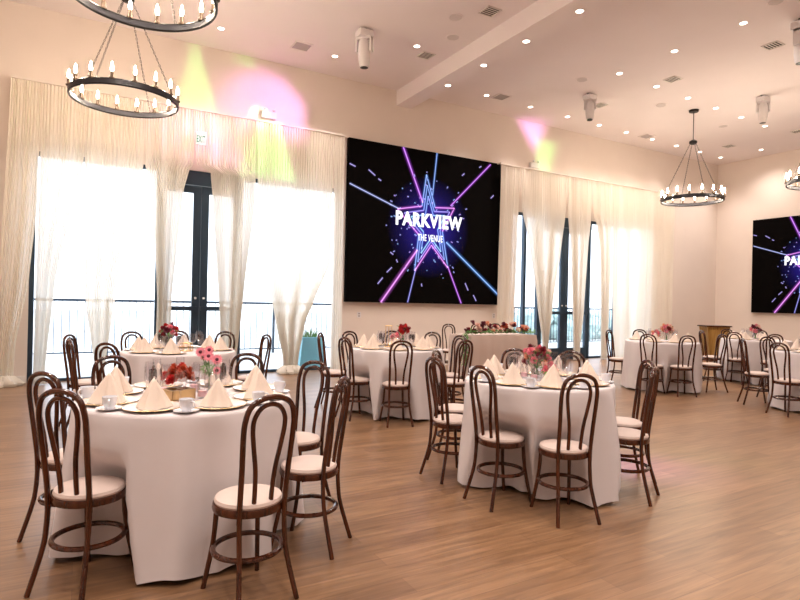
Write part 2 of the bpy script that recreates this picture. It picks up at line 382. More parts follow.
DASH = [((0.114, 0.821), (0.154, 0.79)), ((0.172, 0.773), (0.19, 0.763)), ((0.005, 0.841), (0.039, 0.828)), ((0.182, 0.116), (0.212, 0.157)), ((0.235, 0.191), (0.266, 0.225)), ((0.254, 0.32), (0.273, 0.306)), ((0.292, 0.277), (0.3, 0.258)), ((0.751, 0.145), (0.774, 0.094)), ((0.812, 0.064), (0.834, 0.023)), ((0.454, 0.129), (0.458, 0.11)), ((0.713, 0.874), (0.73, 0.891)), ((0.925, 0.747), (0.947, 0.771)), ((0.56, 0.318), (0.568, 0.299)), ((0.835, 0.949), (0.851, 0.96))]
def video_wall(loc, rz, w, h, label):
    r = empty('video_wall', loc, rz); tag(r, label, 'screen')
    P = lambda uv, d: (uv[0] * w, -d, uv[1] * h)
    MB().box(0, w, -.10, -.002, 0, h).build('screen_panel', m_screen, r, smooth=False)
    def stroke(mb, a, b_, wd, col, d, fade=0):
        A, B = Vector(P(a, d)), Vector(P(b_, d)); t = (B - A).normalized(); n = t.cross(Vector((0, 1, 0))) * wd * h
        o = len(mb.v)
        for q, c in ((A, col), (B, tuple(x * (1 - fade) for x in col))):
            for k in (-3.2, -1, -.25, .25, 1, 3.2):
                mb.v.append(tuple(q + n * k)); z = {3.2: 0, 1: .30, .25: 1}[abs(k)]
                mb.c.append(tuple(x * z * (1.25 if z == 1 else .9) + (.30 if z == 1 else 0) for x in c) if z else (0, 0, 0))
        for k in range(5): mb.f.append((o + k, o + k + 1, o + 7 + k, o + 6 + k))
    g = MB()
    n = 28; g.v.append(P((.5, .52), .103)); g.c.append((.04, .02, .45))
    for rr, cc in ((.06, (.04, .02, .38)), (.12, (.02, .012, .20)), (.19, (.008, .005, .07)), (.27, (0, 0, 0))):
        for k in range(n):
            a = 2 * pi * k / n; g.v.append(P((.5 + rr * cos(a), .50 + rr * 1.25 * sin(a)), .103)); g.c.append(cc)
    for k in range(n):
        k2 = (k + 1) % n; g.f.append((0, 1 + k, 1 + k2))
        for q in range(3): g.f.append((1 + q * n + k, 1 + (q + 1) * n + k, 1 + (q + 1) * n + k2, 1 + q * n + k2))
    g.build('screen_glow', m_art, r, smooth=False, cols=g.c)
    s = MB()
    for a, b_, c, wd in STREAK: stroke(s, b_, a, wd * .36, c, .106)
    for a, b_ in DASH: stroke(s, a, b_, .003, (.45, .35, .95), .106)
    rn = random.Random(3)
    for k in range(90):
        an = rn.uniform(0, 2 * pi); q = rn.uniform(.12, .36); u, v = .5 + q * .75 * cos(an), .5 + q * sin(an); l = rn.uniform(.004, .016)
        stroke(s, (u, v), (u + l * cos(an), v + l * sin(an)), .003, rn.choice(((.3, .3, .9), (.35, .2, .8), (.2, .4, .9))), .106)
    s.build('light_streaks', m_art, r, smooth=False, cols=s.c)
    e = MB()
    for sc, c, wd, d in ((1, MG, .0045, .109), (.80, (.35, .25, 1), .0038, .1095), (.60, CY, .0038, .110)):
        pts = [(.505 + (u - .505) * sc, .50 + (v - .50) * sc) for u, v in STAR]
        for k in range(10): stroke(e, pts[k], pts[(k + 1) % 10], wd, c if k % 3 else BL, d)
    e.build('star_emblem', m_art, r, smooth=False, cols=e.c)
    for s_, u, v, wd, hh, bo in (('PARKVIEW', .282, .497, .438, .092, .045), ('THE VENUE', .423, .408, .164, .044, .02)):
        text_mesh(s_, hh * h, wd * w, bo).build('lettering', m_text, r, smooth=False, loc=(u * w, -.115, v * h))
video_wall((4.81, YF, 1.41), 0, 4.03, 3.41, 'large black video screen with neon star on the window wall')
video_wall((XR, 9.67, 1.34), -pi / 2, 3.25, 2.79, 'black video screen on the right wall, cut by the frame edge')

# ------------------------------------------------------------------ ceiling fixtures
def add_spot(name, loc, energy, col, size, blend, parent=None, target=None, radius=.05):
    l = bpy.data.lights.new(name, 'SPOT'); l.energy = energy; l.color = col; l.spot_size = size; l.spot_blend = blend; l.shadow_soft_size = radius
    o = bpy.data.objects.new(name, l); COL.objects.link(o); o.location = loc
    if target is not None: o.rotation_euler = (Vector(target) - Vector(loc)).to_track_quat('-Z', 'Y').to_euler()
    if parent: o.parent = parent
    return o
dl0 = empty('recessed_downlight', (0, 0, 20))
MB().ring(.072, .012, -.004, 24, 6, .5).build('trim_ring', m_whitep, dl0)
MB().lathe([(.0, -.006), (.064, -.006), (.066, -.001)], 20).build('lens', m_lens, dl0)
add_spot('lamp_light', (0, 0, -.03), DOWN_W, WARM, RAD(140), .9, dl0, radius=.07)
dln = empty('recessed_downlight', (0, 0, 20)); KEEP = [dl0, dln]
for c_ in kids(dl0):
    q = c_.copy(); COL.objects.link(q); q.parent = dln
    if q.type == 'LIGHT': q.data = q.data.copy(); q.data.spot_size = RAD(98)
dlt, dltn = tree(dl0), tree(dln); first = {id(dlt): True, id(dltn): True}
ORD = 'first second third fourth fifth sixth seventh eighth ninth'.split()
def downlight(x, y, z, label, group):
    T = dltn if y > 9.3 else dlt
    o = T[0] if first[id(T)] else copy_tree(T); first[id(T)] = False
    o.location = (x, y, z); o.scale = (.85, .85, 1); tag(o, label, 'downlight', group)
for i, (x, y) in enumerate(((2.03, 9.98), (4.12, 9.95), (5.21, 8.76))):
    downlight(x, y, ZC, 'small round recessed downlight left of the ceiling beam, %s from the left' % ORD[i], 'downlights left of the beam')
for i, y in enumerate((9.27, 8.14, 7.03, 5.90)):
    downlight(6.245, y, 5.72, 'small round downlight under the ceiling beam, %s from the window wall' % ORD[i], 'downlights under the beam')
for i, x in enumerate((7.77, 9.08, 10.31, 11.46, 12.52, 13.63, 14.73, 15.87, 16.96)):
    downlight(x, 10.0 + .03 * i, ZC, 'small round downlight, %s from left in the row along the window wall' % ORD[i], 'downlights along the window wall')
for i, y in enumerate((7.64, 6.45, 5.24)):
    downlight(9.22, y, ZC, 'small round downlight, %s from the window wall in the line of three' % ORD[i], 'line of three downlights right of the beam')
for i, x in enumerate((10.41, 11.55, 12.66, 13.77, 14.91)):
    downlight(x, 7.68 + .05 * i, ZC, 'small round downlight, %s from left in the row past the hanging chandelier' % ORD[i], 'downlights in the middle row')
downlight(17.05, 9.11, ZC, 'small round downlight alone close to the right wall', 'downlights near the right wall')
for gx in (-3.6, -1.5, .6, 2.7, 4.8, 6.245, 9.2, 11.5, 14, 16.4):  # regular grid of unseen downlights added to brighten the near and left room
    for gy in (7.6, 5.4, 3.2, 1.0, -1.2, -3.4):
        if (gx > 4 and gy > 5) or (gx > 6 and gy > 3) or (gx > 9 and gy > 2) or (gx > 9 and gy < -2) or (gx == 2.7 and gy > 7): continue
        downlight(gx, gy, 5.72 if gx == 6.245 else ZC, 'small round unseen downlight added to light the near room', 'added unseen downlights')

def chandelier(x, y, zr, label, rot=0):
    r = empty('ring_chandelier', (x, y, zr), rot); tag(r, label, 'chandelier', 'black ring chandeliers')
    top = ZC - zr; hub = 1.36; R = .655
    MB().lathe([(.0, top - .05), (.10, top - .045), (.11, top - .001), (0, top)], 24).build('canopy', m_iron, r)
    MB().tube([(0, 0, hub), (0, 0, top - .045)], .009, 8).build('drop_rod', m_iron, r)
    MB().lathe([(.0, hub - .07), (.05, hub - .06), (.085, hub - .03), (.085, hub + .01), (.03, hub + .05), (0, hub + .05)], 18).build('hub', m_iron, r)
    MB().lathe([(R - .012, -.03), (R + .012, -.03), (R + .012, .03), (R - .012, .03), (R - .012, -.03)], 64, caps=False).build('ring_band', m_band, r)
    e = MB(); e.ring(R, .014, .03, 64, 6); e.ring(R, .014, -.03, 64, 6); e.build('ring_edge', m_iron, r)
    for k in range(4):
        a = pi / 4 + k * pi / 2 + .2; ch = MB(); A = Vector((.06 * cos(a), .06 * sin(a), hub - .03)); B = Vector((R * cos(a), R * sin(a), .03)); d = B - A; n = 30
        for i in range(n):
            p0 = A + d * (i / n); p1 = A + d * ((i + .82) / n); sd = d.normalized().cross(Vector((0, 0, 1))).normalized() if i % 2 else d.normalized().cross(d.normalized().cross(Vector((0, 0, 1)))).normalized()
            wv = sd * .010; q = (p1 - p0) * .25
            ch.tube([p0, p0 + q + wv, p1 - q + wv, p1, p1 - q - wv, p0 + q - wv], .0035, 4, True)
        ch.build('chain', m_iron, r)
    sl = MB().lathe([(0, .03), (.034, .03), (.036, .045), (.022, .05), (.020, .12), (0, .12)], 12)
    bu = MB().lathe([(.004, .12), (.016, .14), (.018, .165), (.012, .20), (.004, .235), (0, .24)], 10)
    s0 = b0 = None
    for k in range(16):
        a = 2 * pi * k / 16 + .1
        if s0 is None: s0 = sl.build('candle_sleeve', m_sleeve, r); b0 = bu.build('bulb', m_bulb, s0); s, bb = s0, b0
        else: s = s0.copy(); COL.objects.link(s); s.parent = r; bb = b0.copy(); COL.objects.link(bb); bb.parent = s
        s.location = (R * cos(a), R * sin(a), 0)
chandelier(.47, 5.83, 4.27, 'black ring chandelier cut off by the top of the frame, nearest the camera')
chandelier(.49, 8.41, 4.06, 'black ring chandelier below and behind the cut-off one at upper left')
chandelier(12.39, 8.14, 3.95, 'black ring chandelier hanging on a rod in the right half of the room')
chandelier(12.76, 5.57, 3.98, 'black ring chandelier of which only the left tip shows at right edge')

def mover(x, y, aim, label, s=1.0):
    r = empty('moving_head_light', (x, y, ZC)); tag(r, label, 'stage light', 'white moving head lights')
    b = MB().box(-.13 * s, .13 * s, -.11 * s, .11 * s, -.16 * s, -.04 * s); b.build('base', m_whitep, r, smooth=False)
    c = MB()
    for q in (-.08, .08): c.tube([(q * s, 0, -.05 * s), (q * s, 0, 0)], .022 * s, 8)
    c.ring(.05 * s, .016 * s, -.02 * s, 16, 6); c.build('clamp', m_black, r)
    yk = MB().box(-.15 * s, -.115 * s, -.06 * s, .06 * s, -.42 * s, -.17 * s).box(.115 * s, .15 * s, -.06 * s, .06 * s, -.42 * s, -.17 * s).box(-.15 * s, .15 * s, -.06 * s, .06 * s, -.20 * s, -.16 * s)
    d = Vector(aim) - Vector((x, y, ZC - .38 * s)); q = d.to_track_quat('-Z', 'Y').to_matrix().to_4x4()
    az = atan2(d.y, d.x) - pi / 2
    yk.xf(Matrix.Rotation(az, 4, 'Z')); yk.build('yoke', m_whitep, r, smooth=False)
    T = Matrix.Translation((0, 0, -.38 * s)) @ q
    MB().lathe([(0, .20), (.07, .19), (.10, .14), (.11, .0), (.105, -.16), (.085, -.27), (.08, -.30), (0, -.295)], 18).xf(T @ Matrix.Scale(s, 4)).build('head', m_whitep, r)
    MB().lathe([(.0, -.30), (.07, -.303), (.07, -.31), (0, -.312)], 18).xf(T @ Matrix.Scale(s, 4)).build('lens', m_black, r)
    return r, Vector((x, y, ZC - .38 * s)) + d.normalized() * .36 * s
mv1 = mover(4.13, 8.69, (4.35, 8.9, 0), 'white moving head light hanging left of the ceiling beam', .95)
mv2 = mover(9.6, 8.72, (9.2, 8.3, 2.5), 'white moving head light hanging above the right windows', .85)
mv3 = mover(12.77, 6.8, (12.9, 6.9, 0), 'white moving head light hanging right of the rod-hung chandelier', .85)
mv4 = mover(9.90, 4.70, (9.9, 4.9, 0), 'white moving head light cut by the right frame edge near the ceiling', 1.0)

def vent(x, y, label):
    r = empty('air_diffuser', (x, y, ZC)); tag(r, label, 'air vent', 'dark ceiling diffusers')
    s = .19; r.scale = (.68, .68, 1)
    f = MB(); 
    for a, b_, c, d in ((-s, s, -s, -s + .025), (-s, s, s - .025, s), (-s, -s + .025, -s, s), (s - .025, s, -s, s)): f.box(a, b_, c, d, -.016, -.001)
    f.build('frame', m_trim, r, smooth=False)
    MB().box(-s + .02, s - .02, -s + .02, s - .02, -.006, -.001).build('duct_shade_plate', m_dark, r, smooth=False)  # flat near-black plate, its colour standing for the shade inside the duct
    b0 = None
    for k in range(4):
        yy = -.105 + k * .07
        q = MB().add([(-.165, yy - .009, -.008), (.165, yy - .009, -.008), (.165, yy + .009, -.012), (-.165, yy + .009, -.012), (-.165, yy - .009, -.011), (.165, yy - .009, -.011), (.165, yy + .009, -.015), (-.165, yy + .009, -.015)],
                     [(0, 1, 2, 3), (7, 6, 5, 4), (0, 4, 5, 1), (2, 6, 7, 3), (0, 3, 7, 4), (1, 5, 6, 2)]); q.build('louvre', m_trim, r, smooth=False)
for x, y, t in ((5.55, 7.1, 'dark square air diffuser in the ceiling left of the beam, nearer the camera'), (5.55, 8.99, 'dark square air diffuser in the ceiling left of the beam, nearer the windows'),
                (10.32, 9.08, 'dark square air diffuser beside the moving light above the right windows'), (10.34, 7.26, 'dark square air diffuser between two downlights right of the beam'),
                (10.43, 5.41, 'dark square air diffuser near the top right corner of the picture'), (15.95, 9.39, 'dark square air diffuser far back, right of the chandelier rod'),
                (16.01, 7.65, 'dark square air diffuser at the right frame edge above the side wall')): vent(x, y, t)
for x, y, t in ((3.44, 9.88, 'grey perforated return panel in the ceiling above the left windows'), (8.09, 9.89, 'grey perforated return panel in the ceiling right of the beam'), (13.25, 10.04, 'grey perforated return panel in the ceiling left of the chandelier rod')):
    r = empty('return_grille', (x, y, ZC)); tag(r, t, 'air vent', 'grey return panels')
    r.scale = (.62, .62, 1)
    MB().box(-.24, .24, -.24, .24, -.010, -.001).build('panel', m_greyp, r, smooth=False)
    f = MB()
    for a, b_, c, d in ((-.26, .26, -.26, -.235), (-.26, .26, .235, .26), (-.26, -.235, -.235, .235), (.235, .26, -.235, .235)): f.box(a, b_, c, d, -.018, -.001)
    f.build('frame', m_ceil, r, smooth=False)
m_spk = mat('ceiling_speaker_grille', (.66, .60, .60), .7)
for x, y, t in ((5.2, 7.54, 'round ceiling speaker left of the beam, nearer the camera'), (5.56, 8.13, 'round ceiling speaker left of the beam, nearer the windows'), (8.84, 8.25, 'round ceiling speaker just right of the beam'),
                (11.46, 8.33, 'round ceiling speaker left of the chandelier rod'), (14.07, 8.45, 'round ceiling speaker right of the chandelier rod'), (8.96, 4.62, 'round ceiling speaker at the top edge near the right corner')):
    r = empty('ceiling_speaker', (x, y, ZC)); tag(r, t, 'speaker', 'round ceiling speakers')
    MB().lathe([(0, -.012), (.10, -.010), (.105, -.001)], 24).build('grille', m_spk, r); MB().ring(.112, .009, -.004, 28, 6).build('rim', m_ceil, r)

# emergency lights, exit sign, outlets
for x, z, t in ((3.13, 4.98, 'white twin-lamp emergency light on the wall above the left curtains'), (9.95, 4.95, 'white twin-lamp emergency light on the wall above the right curtains')):
    r = empty('emergency_light', (x, YF, z)); tag(r, t, 'emergency light', 'wall emergency lights')
    MB().box(-.14, .14, -.09, -.001, -.06, .06).build('housing', m_whitep, r, smooth=False)
    for q in (-.08, .08):
        MB().lathe([(0, 0), (.03, 0), (.035, .02), (.02, .04), (0, .045)], 14).xf(Matrix.Translation((q, -.10, .085)) @ Matrix.Rotation(RAD(75), 4, 'X')).build('lamp_head', m_whitep, r)
r = empty('exit_sign', (1.82, 10.44, 4.12)); tag(r, 'small green EXIT sign hanging in front of the curtains above the left doors', 'exit sign')
MB().box(-.085, .085, -.012, .012, 0, .21).build('sign_plate', m_signp, r, smooth=False)
MB().box(-.10, .10, -.02, .02, .21, .235).build('mount', m_whitep, r, smooth=False)
MB().tube([(0, 0, .23), (0, 0, .60), (0, .10, .62)], .006, 6).build('hanger', m_whitep, r)
text_mesh('EXIT', .12, .14, .02).build('lettering', m_green, r, smooth=False, loc=(-.07, -.014, .045))
for x, t in ((5.17, 'wall outlet below the left end of the large screen'), (8.79, 'wall outlet below the right end of the large screen')):
    r = empty('wall_outlet', (x, YF, 1.14)); tag(r, t, 'outlet', 'outlets under the screen')
    MB().box(-.045, .045, -.008, -.001, -.06, .06).build('cover_plate', m_whitep, r, smooth=False)
    for q in (-.025, .025): MB().box(-.022, .022, -.011, -.007, q - .016, q + .016).build('socket', m_greyp, r, smooth=False)

# coloured beams thrown on the wall by the moving heads (gobo cut to a wedge)
def gobo(parent_pos, pts, col, energy, soft=.01, tail=0.0):
    pos, root = parent_pos[1], parent_pos[0]
    l = bpy.data.lights.new('beam_light', 'SPOT'); l.color = col; l.energy = energy; l.spot_size = RAD(150); l.spot_blend = 0; l.shadow_soft_size = .004
    o = bpy.data.objects.new('beam_light', l); COL.objects.link(o); o.location = pos
    ctr = sum((Vector(p) for p in pts), Vector()) / len(pts)
    q = (ctr - pos).to_track_quat('-Z', 'Y'); o.rotation_euler = q.to_euler()
    o.parent = root; o.matrix_parent_inverse = Matrix.Translation(-root.location)
    qi = q.inverted(); P2 = []
    for p_ in pts:
        v = qi @ (Vector(p_) - pos); P2.append((v.x / -v.z, v.y / -v.z))
    area = sum(P2[i][0] * P2[(i + 1) % len(P2)][1] - P2[(i + 1) % len(P2)][0] * P2[i][1] for i in range(len(P2)))
    if area < 0: P2.reverse()
    l.use_nodes = True; nt = l.node_tree; em = nt.nodes['Emission']
    tc = nt.nodes.new('ShaderNodeTexCoord'); sp = nt.nodes.new('ShaderNodeSeparateXYZ'); nt.links.new(tc.outputs['Normal'], sp.inputs[0])
    def math_(op, a, b_=None, clamp=False):
        n = nt.nodes.new('ShaderNodeMath'); n.operation = op; n.use_clamp = clamp
        for k, v in enumerate((a, b_)):
            if v is None: continue
            if isinstance(v, (int, float)): n.inputs[k].default_value = v
            else: nt.links.new(v, n.inputs[k])
        return n.outputs[0]
    az = math_('ABSOLUTE', sp.outputs[2]); X = math_('DIVIDE', sp.outputs[0], az); Y = math_('DIVIDE', sp.outputs[1], az)
    out = None
    for i in range(len(P2)):
        (ax, ay), (bx, by) = P2[i], P2[(i + 1) % len(P2)]; L = hypot(bx - ax, by - ay)
        nx, ny = -(by - ay) / L, (bx - ax) / L
        dd = math_('ADD', math_('MULTIPLY', X, nx), math_('ADD', math_('MULTIPLY', Y, ny), -(nx * ax + ny * ay)))
        sgn = math_('ADD', math_('MULTIPLY', dd, 1 / soft), .5, True)
        out = sgn if out is None else math_('MULTIPLY', out, sgn)
    nt.links.new(out, em.inputs['Strength'])
GRN, MAG = (.32, 1.0, .24), (1.0, .36, .95)
GB = lambda mvr, pts, col, e, soft=.03, y=YF: gobo(mvr, [(x, y, z) for x, z in pts], col, e, soft)
GB(mv1, ((1.72, 6.04), (1.80, 6.04), (2.16, 4.86), (1.42, 4.86)), GRN, GOBO * 1.1)
GB(mv1, ((2.05, 5.2), (2.5, 5.75), (3.3, 5.85), (3.9, 5.3), (3.7, 4.4), (2.0, 4.4)), MAG, GOBO * .75, .16)
GB(mv1, ((.95, 4.7), (2.0, 4.75), (2.60, 3.85), (1.2, 3.95)), MAG, GOBO * 1.9, .10, 10.58)
GB(mv1, ((2.98, 5.15), (3.16, 5.15), (3.62, 3.72), (2.50, 3.72)), GRN, GOBO * 1.1, .03, 10.58)
GB(mv1, ((2.55, 6.04), (2.75, 6.04), (2.85, 5.85), (2.45, 5.85)), GRN, GOBO * .5, .06)
GB(mv2, ((9.45, 6.04), (10.35, 6.04), (10.0, 5.35)), MAG, GOBO * .9, .15)
GB(mv2, ((10.05, 5.6), (10.75, 5.65), (10.5, 4.8), (10.1, 4.8)), GRN, GOBO * .6, .12)
gobo(mv2, [(4.2, 3.55, 0), (4.7, 3.7, 0), (5.1, 3.0, 0), (4.5, 2.7, 0)], MAG, GOBO * 7, .05)
gobo(mv2, [(5.0, 3.9, 0), (5.3, 3.6, 0), (5.9, 2.9, 0), (5.3, 2.9, 0)], GRN, GOBO * 5, .05)

# ------------------------------------------------------------------ bentwood chair (front towards +Y)
def make_chair():
    r = empty('bentwood_chair')
    MB().lathe([(0, .415), (.152, .415), (.169, .420), (.173, .436), (.169, .454), (.150, .458), (0, .458)], 36).build('seat_frame', m_wood, r)
    MB().lathe([(.160, .456), (.164, .466), (.158, .480), (.130, .490), (.07, .496), (0, .498)], 36).build('seat_cushion', m_seat, r)
    ly = lambda z: -.137 - max(0, z - .46) * .13
    def hoop(pairs, top, off):
        left = [(-x, ly(z) + off, z) for x, z in pairs]; right = [(x, ly(z) + off, z) for x, z in reversed(pairs)]
        return smooth_path(left + [(0, ly(top) + off, top)] + right, 5)
    MB().tube(hoop([(.118, .40), (.119, .50), (.123, .65), (.130, .80), (.128, .88), (.108, .945), (.062, .978)], .988, 0), .0138, 8).build('back_frame', m_wood, r)
    MB().tube(hoop([(.046, .44), (.045, .52), (.052, .64), (.072, .76), (.083, .84), (.078, .895), (.047, .940)], .954, .004), .0118, 8).build('back_loop', m_wood, r)
    for sx in (-1, 1):
        MB().tube(smooth_path([(sx * .118, -.137, .42), (sx * .119, -.142, .32), (sx * .124, -.158, .21), (sx * .152, -.215, 0)], 4), .0128, 8).build('leg', m_wood, r)
        MB().tube(smooth_path([(sx * .112, .112, .43), (sx * .116, .118, .32), (sx * .124, .130, .21), (sx * .148, .170, 0)], 4), [.0135] * 5 + [.0128] * 8, 8).build('leg', m_wood, r)
    MB().ring(.164, .0135, .225, 40, 8, 1.0).build('foot_ring', m_wood, r)
    return r
chair0 = make_chair(); chair_t = tree(chair0); ch_first = [True]
SLOT = ['near', 'near right', 'right', 'far right', 'far', 'far left', 'left', 'near left']
def slots_for(c, pts):
    base = atan2(-c[1], -c[0]); rel = [((atan2(y - c[1], x - c[0]) - base) % (2 * pi)) / (pi / 4) for x, y in pts]
    order = sorted(range(len(pts)), key=lambda i: rel[i]); best = None
    for comb in itertools.combinations(range(8), len(pts)):
        for sh in range(len(pts)):
            cm = comb[sh:] + comb[:sh]
            cost = sum(min((rel[i] - k) % 8, (k - rel[i]) % 8) ** 2 for i, k in zip(order, cm))
            if best is None or cost < best[0]: best = (cost, dict(zip(order, cm)))
    return [SLOT[best[1][i]] for i in range(len(pts))]
def put_chair(x, y, face, label, group, deg=None):
    o = chair0 if ch_first[0] else copy_tree(chair_t); ch_first[0] = False
    o.location = (x, y, 0); o.rotation_euler.z = (RAD(deg) if deg is not None else atan2(face[1] - y, face[0] - x)) - pi / 2
    tag(o, label, 'chair', group)

# ------------------------------------------------------------------ tables
TZ = .84
def round_table(c, R, label, seed, near=()):
    rnd = random.Random(seed); r = empty('banquet_table', (*c, 0)); tag(r, label, 'table', 'round banquet tables')
    MB().lathe([(0, TZ - .035), (R - .012, TZ - .035), (R - .01, TZ - .008), (0, TZ - .008)], 48).build('tabletop', m_board, r)
    n = 192; mb = MB(); rows = [(0, TZ), (R * .5, TZ), (R * .9, TZ), (R - .012, TZ), (R, TZ - .004), (R + .006, TZ - .02)]
    ph = [rnd.uniform(0, 6.28) for _ in range(4)]
    vs = [(0, 0, TZ)]; fs = []; J = []
    for q, z in rows[1:]: J.append([(q * cos(2 * pi * k / n), q * sin(2 * pi * k / n), z) for k in range(n)])
    for j in range(1, 17):
        t = j / 16; row = []
        for k in range(n):
            a = 2 * pi * k / n
            f = .55 * sin(11 * a + ph[0] + .6 * sin(2 * a + ph[3])) + .35 * sin(7 * a + ph[1]) + .2 * sin(17 * a + ph[2])
            f = (f ** 1.5 if f > 0 else f * .6)
            q = R + .006 + .060 * t + .062 * t ** .6 * f
            w = min(1, max(0, (t - .22) / .20)); w = w * w * (3 - 2 * w)          # the cloth is pushed in by seats and front legs
            for sx, sy in near:
                rc = hypot(sx, sy); dl = a - atan2(sy, sx); m = .195 + .05 * max(0, (t - .5) * 2); sd = rc * sin(dl)
                if abs(sd) < m + .05 and cos(dl) > 0:
                    lim = rc * cos(dl) - math.sqrt(max(0, m * m - sd * sd)) if abs(sd) < m else rc * cos(dl) + (abs(sd) - m) * 2.5
                    if lim < q: q = q + (lim - q) * w
            z = (TZ - .02) * (1 - t) + t * (.014 + .012 * (1 + sin(11 * a + ph[0])))
            row.append((q * cos(a), q * sin(a), z))
        J.append(row)
    for row in J: vs += row
    for k in range(n): fs.append((0, 1 + k, 1 + (k + 1) % n))
    for j in range(len(J) - 1):
        for k in range(n):
            k2 = (k + 1) % n; fs.append((1 + j * n + k, 1 + (j + 1) * n + k, 1 + (j + 1) * n + k2, 1 + j * n + k2))
    mb.add(vs, fs).build('tablecloth', m_cloth, r, smooth='all')

protos = {}
def proto(key, make):
    if key not in protos: protos[key] = [tree(make()), True]
    p_ = protos[key]
    if p_[1]: p_[1] = False; return p_[0][0]
    return copy_tree(p_[0])
def mk_charger():
    o = MB().lathe([(0, .004), (.10, .004), (.155, .014), (.157, .018), (.11, .009), (0, .009)], 32).build('charger_plate', m_plate)
    MB().ring(.157, .003, .017, 36, 6, .8).build('gold_rim', m_gold, o); return o
def mk_napkin():
    n = 36; vs = []; fs = []; rows = 7; H = .158
    for j in range(rows):
        t = j / rows
        for k in range(n):
            a = 2 * pi * k / n
            q = .086 * (1 - t) ** .90 * (1 + .16 * cos(3 * a) + .07 * cos(9 * a + 1)) * (1 - .25 * math.exp(-((((a - pi) + pi) % (2 * pi) - pi) / .16) ** 2))
            vs.append((q * cos(a), q * sin(a), H * t))
    vs.append((.002, 0, H))
    for j in range(rows - 1):
        for k in range(n):
            k2 = (k + 1) % n; fs.append((j * n + k, j * n + k2, (j + 1) * n + k2, (j + 1) * n + k))
    for k in range(n): fs.append(((rows - 1) * n + k, (rows - 1) * n + (k + 1) % n, len(vs) - 1))
    fs.append(tuple(reversed(range(n))))
    return MB().add(vs, fs).build('folded_napkin', m_napkin)
def mk_saucer(): return MB().lathe([(0, .003), (.035, .003), (.065, .012), (.066, .015), (.038, .007), (0, .007)], 24).build('saucer', m_china)
def mk_cup():
    o = MB().lathe([(0, .0), (.022, 0), (.024, .006), (.034, .03), (.037, .065), (.0345, .065), (.031, .03), (.0, .008)], 24).build('coffee_cup', m_china)
    MB().tube(smooth_path([(.034, 0, .054), (.054, 0, .052), (.058, 0, .036), (.046, 0, .022), (.033, 0, .022)], 4), .0045, 6).build('handle', m_china, o); return o
def mk_goblet():
    o = empty('water_goblet')
    MB().lathe([(.012, .065), (.03, .08), (.038, .11), (.036, .155), (.034, .18), (.032, .18), (.034, .155), (.036, .112), (.028, .083), (0, .072)], 20).build('bowl', m_glass, o)
    MB().lathe([(0, 0), (.032, .001), (.03, .004), (.007, .01), (.005, .035), (.006, .065), (0, .07)], 18).build('stem', m_glass, o); return o
def mk_flute():
    o = empty('wine_glass')
    MB().lathe([(.006, .10), (.020, .115), (.027, .16), (.025, .215), (.0235, .215), (.025, .16), (.018, .118), (0, .106)], 18).build('bowl', m_glass, o)
    MB().lathe([(0, 0), (.030, .001), (.028, .004), (.005, .009), (.0038, .05), (.005, .10), (0, .104)], 16).build('stem', m_glass, o); return o
def put(key, make, x, y, z, rz, label, cat, group, s=1):
    o = proto(key, make); o.location = (x, y, z); o.rotation_euler.z = rz; o.scale = (s, s, s)
    tag(o, label, cat, group); return o
def setting(c, R, ang, place, tname, full):
    u = Vector((cos(ang), sin(ang))); v = Vector((-u.y, u.x)); C = Vector(c)
    at = lambda d, s_: C + u * d + v * s_
    pol = lambda q_, dg: C + Vector((cos(ang + RAD(dg)), sin(ang + RAD(dg)))) * q_
    p_ = at(R - (.168 if full > 1 else .178), 0); ins = random.uniform(-.01, .01)
    where = '%s place of the %s' % (place, tname)
    put('charger', mk_charger, p_.x, p_.y, TZ + .001, 0, 'gold-rimmed charger plate at the ' + where, 'plate', 'charger plates', .97 if R > .59 else .945)
    put('napkin', mk_napkin, p_.x + ins, p_.y, TZ + .0115, ang + random.uniform(-.3, .3), 'ivory cone-folded napkin at the ' + where, 'napkin', 'cone-folded napkins', random.uniform(.94, 1.05))
    if full > 1:
        q = pol(R - .065, 22.3)
        put('saucer', mk_saucer, q.x, q.y, TZ + .001, 0, 'white saucer under a cup at the ' + where, 'saucer', 'white saucers')
        put('cup', mk_cup, q.x, q.y, TZ + .0085, ang + 1.2, 'white coffee cup at the ' + where, 'cup', 'white coffee cups')
    if full > 0:
        q = pol(.222, 12)
        put('goblet', mk_goblet, q.x, q.y, TZ + .001, 0, 'short clear water goblet at the ' + where, 'glass', 'water goblets')
        q = pol(.222, -11)
        put('flute', mk_flute, q.x, q.y, TZ + .001, 0, 'tall clear wine glass at the ' + where, 'glass', 'wine glasses')

RT = .60
